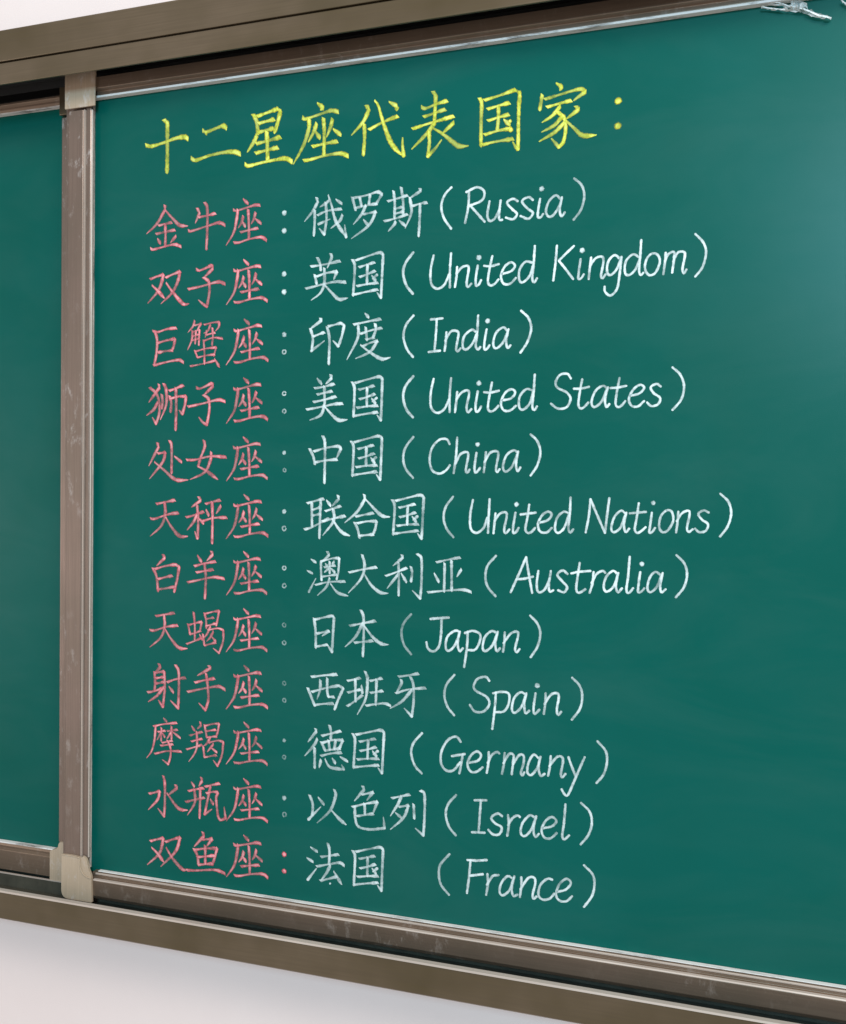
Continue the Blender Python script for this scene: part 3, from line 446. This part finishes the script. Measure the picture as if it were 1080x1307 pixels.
(|w|36|0.7|lc 5113,6443 5007,6308 4971,6163 5010,6018 5115,5896
C|w|35|0.88|lc 5621,6343 5580,6406 5479,6401 5380,6297 5345,6143 5383,5999 5484,5955 5575,5999 5628,6066
h|w|35|0.88|l 5724,6428 5712,6199 5681,5962;lc 5704,6085 5772,6209 5861,6237 5878,6180 5848,6009 5868,5968 5899,6009
i|w|35|0.88|lc 5989,6227 5966,6047 5973,5972 6002,5981 6041,6032;o 6004,6336 31 1
n|w|34|0.88|l 6117,6236 6108,6123 6091,5972;lc 6099,6104 6175,6226 6269,6245 6283,6188 6256,6029 6272,5976 6304,6014
a|w|34|0.88|lc 6542,6225 6485,6257 6389,6188 6348,6047 6382,5982 6468,6048 6539,6215;lc 6546,6243 6521,6085 6541,5988 6579,6038
)|w|34|0.88|lc 6707,6460 6797,6372 6837,6233 6801,6066 6714,5933
联|w|42|0.9|h 3570,5541 3680,5573 3807,5604;v 3632,5546 3639,5221;v 3768,5584 3759,5324 3751,5064;h 3648,5452 3758,5484;h 3649,5372 3759,5394;h 3529,5179 3639,5211 3890,5336;d 3855,5585 3917,5510;p 4029,5646 4040,5606 3943,5506;h 3846,5435 4062,5508;h 3803,5295 3967,5337 4129,5374;pc 3954,5466 3967,5307 3805,5101;nc 3945,5327 4077,5161 4207,5104
合|w|41|0.9|p 4415,5660 4426,5611 4310,5432 4129,5281;nc 4437,5601 4586,5456 4682,5383 4787,5371;h 4294,5369 4417,5394 4544,5420;v 4280,5283 4323,5195 4352,5082;h 4323,5278 4461,5306 4598,5309;v 4598,5309 4578,5201 4547,5131;h 4352,5107 4547,5131
国|w|40|0.9|v 4826,5595 4856,5527 4850,5332 4838,5137;h 4873,5589 5045,5632 5216,5669 5269,5639;v 5269,5639 5257,5369 5244,5089;k 5244,5089 5187,5157;h 4927,5497 5045,5525 5141,5548;h 4936,5371 5044,5399 5151,5437;v 5045,5516 5040,5390 5039,5273;h 4897,5254 5043,5273 5192,5282;d 5108,5380 5167,5311;k 5182,5385 5118,5335;h 4853,5147 5021,5172 5192,5195
(|w|35|0.78|lc 5677,5653 5578,5518 5549,5374 5591,5231 5687,5119
U|w|35|0.92|lc 5949,5612 5914,5418 5924,5238 6004,5183 6097,5251 6144,5384;l 6175,5626 6164,5384 6157,5186
n|w|34|0.92|l 6255,5442 6243,5310 6231,5182;lc 6242,5339 6309,5434 6386,5459 6406,5407 6374,5238 6393,5186 6443,5239
i|w|34|0.92|lc 6521,5456 6494,5278 6495,5194 6534,5208 6566,5261;o 6533,5562 32 1
t|w|34|0.92|lc 6701,5561 6675,5374 6654,5244 6687,5198 6734,5212 6781,5265;l 6588,5433 6684,5445 6788,5460
e|w|34|0.92|lc 6827,5331 6940,5364 6995,5435 6948,5475 6868,5424 6818,5312 6847,5220 6932,5209 6997,5269
d|w|33|0.92|lc 7218,5457 7144,5475 7061,5390 7039,5252 7082,5207 7156,5272 7218,5448;lc 7234,5659 7227,5457 7211,5274 7236,5215 7273,5257
N|w|33|0.88|l 7486,5640 7470,5443 7431,5220;l 7486,5640 7571,5445 7673,5219;l 7722,5655 7697,5447 7673,5219
a|w|32|0.88|lc 7922,5468 7868,5500 7788,5421 7750,5285 7781,5231 7861,5287 7922,5450;lc 7934,5477 7906,5324 7930,5234 7972,5280
t|w|32|0.88|lc 8085,5596 8059,5399 8040,5272 8072,5228 8120,5253 8172,5302;l 7975,5469 8073,5480 8175,5490
i|w|32|0.88|lc 8245,5482 8225,5312 8217,5237 8252,5245 8286,5295;o 8261,5602 28 1
o|w|32|0.88|lc 8423,5512 8354,5439 8335,5314 8374,5244 8444,5272 8503,5389 8484,5495 8423,5512
n|w|31|0.88|l 8562,5499 8555,5372 8539,5244;lc 8546,5380 8605,5479 8682,5512 8696,5463 8668,5303 8689,5254 8737,5287
s|w|31|0.88|lc 8921,5493 8861,5518 8799,5473 8846,5403 8914,5352 8890,5272 8814,5253 8762,5296
)|w|31|0.88|lc 9052,5722 9146,5627 9181,5488 9142,5330 9056,5206
澳|w|36|0.88|d 3629,4766 3701,4727;d 3570,4607 3650,4574;k 3599,4314 3703,4504;p 3876,4876 3903,4834 3780,4722;v 3780,4734 3782,4590 3791,4483;h 3793,4747 3950,4788 4054,4795;v 4054,4795 4043,4623 4018,4503;h 3833,4664 3990,4693;v 3911,4739 3913,4583;d 3846,4713 3878,4678;p 3977,4741 3946,4704;p 3899,4654 3834,4592;d 3925,4655 3991,4598;h 3795,4531 4017,4570;h 3704,4415 3901,4463 4140,4479;pc 3914,4511 3862,4390 3732,4271;nc 3927,4440 4033,4325 4189,4283
大|w|39|0.88|h 4206,4605 4416,4655 4599,4689;pc 4394,4844 4429,4707 4379,4528 4194,4324;nc 4417,4601 4533,4440 4661,4350 4774,4343
利|w|38|0.88|p 4969,4860 4982,4830 4841,4716;h 4742,4577 4896,4634 5033,4692;v 4920,4758 4927,4537 4925,4322;p 4909,4595 4761,4409;d 4959,4620 5035,4506;v 5099,4706 5115,4637 5101,4515;vc 5191,4883 5246,4815 5249,4502 5234,4293;k 5234,4293 5123,4393
亚|w|38|0.88|h 5461,4782 5606,4819 5778,4854;v 5570,4767 5567,4399;v 5666,4805 5671,4415;d 5426,4636 5493,4523;p 5799,4695 5741,4601;h 5344,4379 5586,4412 5826,4433 5934,4410
(|w|35|0.69|lc 6269,4893 6156,4758 6130,4611 6165,4480 6270,4366
A|w|34|0.92|l 6668,4887 6582,4680 6470,4427;l 6668,4887 6708,4658 6753,4431;l 6543,4595 6650,4609 6762,4640
u|w|34|0.92|lc 6830,4715 6811,4532 6838,4442 6917,4484 6981,4629;lc 6993,4720 6969,4538 6983,4456 7027,4476
s|w|34|0.92|lc 7207,4689 7144,4731 7077,4672 7151,4584 7204,4522 7166,4456 7088,4478
t|w|33|0.92|lc 7361,4836 7332,4629 7321,4500 7355,4456 7437,4505;l 7254,4698 7344,4720 7498,4738
r|w|33|0.92|l 7536,4726 7525,4585 7489,4461;lc 7513,4585 7575,4702 7651,4743 7684,4719
a|w|33|0.92|lc 7835,4711 7777,4747 7695,4668 7666,4540 7705,4485 7792,4557 7840,4711;lc 7845,4724 7817,4571 7843,4483 7893,4536
l|w|33|0.92|lc 7983,4931 7966,4678 7948,4513 7981,4482 8030,4542
i|w|32|0.92|lc 8114,4746 8092,4557 8093,4494 8130,4503 8167,4547;o 8133,4847 30 1
a|w|32|0.92|lc 8361,4717 8299,4753 8234,4688 8203,4561 8236,4500 8314,4565 8373,4718;lc 8385,4743 8358,4580 8376,4505 8424,4545
)|w|32|0.92|lc 8547,4967 8645,4864 8676,4728 8642,4578 8547,4450
日|w|42|0.78|v 3684,3943 3708,3759 3710,3549;h 3695,3935 3827,3970 3958,4002;v 3958,4002 3984,3974 3971,3774 3958,3503;h 3730,3745 3818,3765 3905,3786;k 3905,3786 3808,3715;h 3717,3563 3885,3599;k 3958,3503 3885,3599
本|w|41|0.78|h 4223,3877 4411,3920 4591,3961;v 4384,4092 4421,3995 4424,3719 4416,3472;pc 4407,3916 4306,3732 4153,3585;nc 4422,3897 4562,3737 4679,3659 4784,3651;h 4296,3649 4414,3669 4552,3691
(|w|36|0.51|lc 5107,4078 5005,3956 4972,3818 5009,3664 5113,3540
J|w|36|0.85|lc 5536,4041 5529,3820 5500,3664 5420,3598 5348,3636 5327,3716;l 5380,4027 5506,4045 5637,4059
a|w|35|0.85|lc 5779,3862 5719,3887 5619,3805 5595,3670 5636,3618 5721,3696 5779,3862;lc 5789,3882 5761,3727 5788,3624 5835,3665
p|w|35|0.85|l 5898,3888 5890,3687 5854,3418;lc 5859,3866 5967,3901 6066,3859 6058,3754 6000,3656 5901,3646
a|w|35|0.85|lc 6291,3890 6222,3911 6135,3834 6103,3700 6137,3645 6234,3726 6297,3890;lc 6304,3909 6273,3757 6294,3654 6338,3695
n|w|34|0.85|l 6397,3905 6395,3792 6377,3650;lc 6383,3763 6475,3891 6561,3923 6575,3868 6538,3707 6558,3655 6596,3701
)|w|34|0.85|lc 6730,4138 6826,4040 6866,3912 6830,3742 6742,3603
西|w|42|0.8|h 3654,3139 3835,3171 4027,3198;v 3598,2974 3650,2861 3702,2744;h 3661,2932 3880,3002 4065,3047;v 4065,3047 4130,3012 4056,2851 4003,2717;p 3787,3096 3782,2971 3739,2837;v 3890,3129 3891,2959 3908,2884;h 3908,2880 3990,2886;h 3707,2754 3838,2778 3980,2795
班|w|41|0.8|h 4200,3121 4291,3147 4376,3173;h 4206,2962 4281,2987 4378,3014;v 4308,3144 4315,2851;h 4197,2778 4272,2828 4410,2938;d 4398,3075 4416,2968;pc 4456,3261 4487,3160 4464,2902 4342,2671;h 4530,3144 4694,3191;h 4538,2983 4706,3022;v 4620,3160 4613,2825;h 4476,2804 4613,2835 4740,2854 4824,2831
牙|w|40|0.8|h 4940,3231 5069,3255 5213,3289;p 4976,3185 4977,3136 4905,3004;h 4905,3004 5071,3065 5317,3106;vc 5110,3233 5149,3129 5155,2915 5132,2709;k 5132,2709 5022,2812;pc 5123,3059 4990,2903 4820,2792
(|w|35|0.64|lc 5723,3308 5614,3172 5586,3025 5628,2884 5725,2771
S|w|35|0.85|lc 6199,3261 6149,3310 6041,3278 5987,3179 6024,3115 6162,3050 6202,2958 6125,2857 6007,2847 5937,2928
p|w|34|0.85|l 6288,3116 6277,2926 6245,2636;lc 6249,3103 6366,3131 6463,3110 6459,2978 6398,2879 6291,2861
a|w|34|0.85|lc 6684,3117 6616,3144 6531,3058 6504,2915 6543,2872 6628,2953 6687,3117;lc 6693,3136 6666,2994 6686,2879 6734,2915
i|w|34|0.85|lc 6813,3145 6790,2966 6797,2883 6829,2895 6866,2939;o 6834,3245 34 1
n|w|34|0.85|l 6945,3155 6941,3034 6924,2887;lc 6931,3014 7015,3142 7099,3166 7114,3112 7092,2953 7111,2890 7148,2935
)|w|33|0.85|lc 7282,3377 7375,3288 7414,3162 7388,2995 7285,2843
德|w|42|0.78|p 3721,2417 3732,2388 3605,2231;p 3744,2278 3690,2183 3558,2033;v 3708,2154 3710,1882;h 3821,2335 3952,2377 4093,2423;v 3933,2481 3956,2387 3948,2306;v 3811,2244 3867,2134;h 3833,2240 3974,2289 4131,2303;v 4131,2303 4084,2189;v 3920,2274 3936,2155;v 4022,2283 4008,2172;h 3867,2134 4084,2183;h 3812,2057 3954,2103 4106,2131;p 3806,1996 3781,1889;nc 3868,2018 3945,1915 4152,1902;k 4152,1902 4119,1962;d 3977,2039 4025,1977;d 4096,2070 4205,2020
国|w|41|0.78|v 4281,2399 4311,2332 4305,2136 4293,1939;h 4330,2395 4507,2444 4683,2487 4737,2459;v 4737,2459 4724,2187 4712,1906;k 4712,1906 4653,1972;h 4385,2304 4506,2337 4605,2363;h 4395,2178 4505,2210 4616,2252;v 4506,2327 4501,2200 4500,2083;h 4354,2059 4504,2083 4658,2098;d 4571,2193 4632,2126;k 4648,2201 4582,2148;h 4308,1950 4482,1981 4658,2011
(|w|36|0.8|lc 5280,2499 5161,2358 5128,2218 5179,2060 5280,1961
G|w|36|0.8|lc 5819,2430 5757,2492 5645,2442 5556,2285 5550,2123 5621,2035 5720,2045 5816,2162;l 5698,2231 5876,2275;l 5849,2272 5830,2150 5804,2013
e|w|35|0.8|lc 5928,2165 6052,2203 6098,2282 6037,2325 5955,2256 5914,2145 5957,2055 6040,2058 6122,2125
r|w|35|0.8|l 6202,2332 6198,2186 6178,2056;lc 6190,2185 6243,2296 6311,2342 6344,2327
m|w|35|0.8|l 6415,2339 6408,2206 6382,2066;lc 6400,2205 6474,2331 6534,2324 6529,2231 6512,2071;lc 6530,2205 6609,2331 6668,2323 6664,2218 6633,2109 6652,2072 6679,2114
a|w|34|0.8|lc 6863,2315 6796,2354 6731,2237 6719,2118 6772,2089 6851,2197 6881,2317;lc 6889,2336 6864,2198 6892,2091 6945,2122
n|w|34|0.8|l 7021,2356 7014,2239 6990,2101;lc 7004,2225 7100,2351 7165,2357 7179,2294 7154,2149 7168,2098 7214,2149
y|w|34|0.8|l 7248,2365 7296,2240 7345,2129;lc 7455,2385 7350,2129 7254,1894 7210,1882 7165,1947
)|w|33|0.8|lc 7613,2600 7717,2486 7736,2347 7695,2190 7608,2071
以|w|42|0.75|v 3641,1485 3687,1365 3677,1222;k 3622,1151 3808,1348;d 3767,1475 3856,1388;pc 4014,1601 4030,1523 3951,1314 3755,1120;n 3973,1316 4094,1210 4192,1145
色|w|41|0.75|p 4434,1695 4455,1658 4311,1484;h 4424,1585 4583,1632;p 4583,1632 4495,1514;h 4287,1401 4457,1460 4648,1511;p 4648,1511 4586,1342;v 4462,1460 4469,1322;h 4352,1283 4586,1342;vc 4319,1405 4327,1256 4375,1143 4546,1123 4757,1164;k 4757,1164 4739,1314
列|w|40|0.75|h 4862,1583 4962,1614 5107,1658;p 4993,1617 4942,1504 4839,1339;h 4963,1477 5098,1511;pc 5098,1511 5027,1337 4841,1158;d 4912,1392 4996,1333;v 5170,1529 5182,1345;vc 5271,1725 5322,1682 5326,1391 5314,1133;k 5314,1133 5198,1216
(|w|36|0.68|lc 5763,1723 5654,1588 5623,1447 5669,1293 5765,1188
I|w|35|0.68|l 6102,1690 6090,1489 6075,1261;l 6016,1680 6178,1698;l 5984,1256 6161,1271
s|w|35|0.85|lc 6391,1513 6330,1542 6245,1476 6300,1409 6386,1367 6355,1274 6269,1263 6208,1315
r|w|35|0.85|l 6469,1537 6481,1409 6462,1266;lc 6471,1404 6533,1509 6596,1547 6628,1530
a|w|34|0.85|lc 6828,1543 6754,1565 6661,1451 6641,1325 6694,1290 6777,1382 6834,1543;lc 6842,1565 6808,1406 6831,1296 6878,1343
e|w|34|0.85|lc 6923,1420 7047,1459 7104,1533 7045,1578 6963,1517 6913,1388 6956,1301 7038,1307 7110,1381
l|w|34|0.85|lc 7218,1761 7201,1514 7182,1359 7209,1311 7270,1369
)|w|33|0.85|lc 7415,1799 7524,1703 7556,1566 7517,1409 7418,1272
法|w|42|0.82|d 3659,769 3759,721;d 3605,612 3694,571;k 3619,310 3750,483;h 3826,655 4077,721;v 3923,848 3946,761 3943,569;h 3761,515 3947,570 4100,610 4165,584;p 3959,551 3905,443 3818,325;h 3818,325 3982,383 4058,414;n 4014,478 4135,314;o 3961,304 15 1
国|w|41|0.82|v 4297,795 4327,727 4323,528 4313,329;h 4344,792 4516,847 4686,896 4739,870;v 4739,870 4729,594 4720,309;k 4720,309 4662,373;h 4398,702 4516,739 4612,768;h 4410,574 4517,610 4623,656;v 4516,729 4512,600 4513,482;h 4371,452 4517,482 4666,502;d 4581,595 4641,530;k 4655,605 4592,550;h 4328,340 4496,378 4666,413
(|w|36|0.63|lc 5681,929 5554,769 5537,616 5575,493 5680,387
F|w|35|0.9|l 5970,881 5953,660 5927,445;l 5927,882 6069,893 6192,916;l 5965,680 6142,724
r|w|35|0.9|l 6201,734 6210,603 6188,458;lc 6196,590 6272,714 6354,741
a|w|34|0.9|lc 6540,721 6470,741 6390,639 6368,522 6415,483 6507,575 6551,729;lc 6563,753 6530,590 6554,496 6607,521
n|w|34|0.9|l 6655,754 6656,641 6640,492;lc 6645,595 6747,755 6827,766 6839,689 6807,549 6819,495 6859,530
c|w|34|0.9|lc 7060,775 6997,778 6907,687 6882,560 6932,504 7023,524 7090,600
e|w|33|0.9|lc 7123,627 7235,672 7300,763 7244,811 7155,732 7112,592 7158,520 7248,526 7318,599
)|w|33|0.9|lc 7464,1013 7575,911 7599,782 7568,634 7470,483'''
for i, row in enumerate(WRITING.strip().split('\n')):
    if row[0] == ':':                                      # each dot of a colon is a mark of its own
        a = row.split('|')
        for j, st in enumerate(a[4].split(';')): glyph('|'.join(a[:4]+[st]), i*10+j)
    else: glyph(row, i*10)

# ------------------------------------------------------------ crumpled clear film left at the top edge
def film_mat():
    m, nt, bs = mat('clear_crumpled_film')
    n = noise(nt, 70, 4, .6, (.5, 1, 1.6), .6)
    bs.inputs['Base Color'].default_value = (.86, .88, .87, 1); bs.inputs['Roughness'].default_value = .22
    tr = N(nt, 'ShaderNodeBsdfTransparent'); tr.inputs[0].default_value = (.8, .86, .84, 1); mx = N(nt, 'ShaderNodeMixShader')
    nt.links.new(rng(nt, n, .38, .58, .30, .9), mx.inputs[0]); nt.links.new(tr.outputs[0], mx.inputs[1]); nt.links.new(bs.outputs[0], mx.inputs[2])
    nt.links.new(mx.outputs[0], nt.nodes['Material Output'].inputs['Surface']); bump(nt, bs, n, .003, .8)
    return m
FILM = film_mat()
def film(top, bot, n, m_, seed, bm):
    rnd = random.Random(seed); T = smooth([Vector(p) for p in top], 8); B = smooth([Vector(p) for p in bot], 8); g = []
    for i in range(n+1):
        t = i/n; a = T[min(int(t*(len(T)-1)), len(T)-1)]; b = B[min(int(t*(len(B)-1)), len(B)-1)]
        g.append([bm.verts.new((p.x, -.0035-abs(rnd.gauss(0, .0028)), p.y)) for p in [a.lerp(b, j/m_) for j in range(m_+1)]])
    for i in range(n):
        for j in range(m_): bm.faces.new((g[i][j], g[i+1][j], g[i+1][j+1], g[i][j+1]))
fb = bmesh.new()
film([(0.9457, 1.1519), (0.9676, 1.1456), (0.9820, 1.1414), (1.0012, 1.1323), (1.0213, 1.1222)], [(0.9458, 1.1498), (0.9701, 1.1417), (0.9845, 1.1355), (1.0012, 1.1261), (1.0201, 1.1203)], 26, 4, 3, fb)
film([(0.9434, 1.1461), (0.9628, 1.1412), (0.9869, 1.1352)], [(0.9434, 1.1441), (0.9629, 1.1392), (0.9881, 1.1330)], 16, 2, 5, fb)
film([(0.9748, 1.1481), (0.9843, 1.1476), (0.9939, 1.1422)], [(0.9772, 1.1421), (0.9856, 1.1384), (0.9952, 1.1360)], 10, 3, 8, fb)
film([(1.0303, 1.1413), (1.0350, 1.1386), (1.0431, 1.1344)], [(1.0310, 1.1392), (1.0362, 1.1349), (1.0436, 1.1308)], 8, 2, 9, fb)
ft = obj('plastic_film', fb, FILM); ft['label'] = 'crumpled scrap of clear plastic film stuck at the upper right edge of the written chalkboard'; ft['category'] = 'plastic film'
FOLD = flaking('film_fold_glint', (.86, .88, .87), .34, .56, 160, (1, 1, 1))  # white strips paint the glints along the film's creases
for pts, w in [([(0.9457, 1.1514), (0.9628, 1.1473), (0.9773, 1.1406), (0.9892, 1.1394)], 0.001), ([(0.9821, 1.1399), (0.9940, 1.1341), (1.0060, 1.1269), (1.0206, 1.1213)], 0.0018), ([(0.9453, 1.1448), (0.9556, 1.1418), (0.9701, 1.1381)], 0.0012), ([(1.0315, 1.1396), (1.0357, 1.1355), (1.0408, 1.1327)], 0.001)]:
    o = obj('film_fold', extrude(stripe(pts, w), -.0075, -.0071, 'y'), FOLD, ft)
for p in ft.data.polygons: p.use_smooth = False
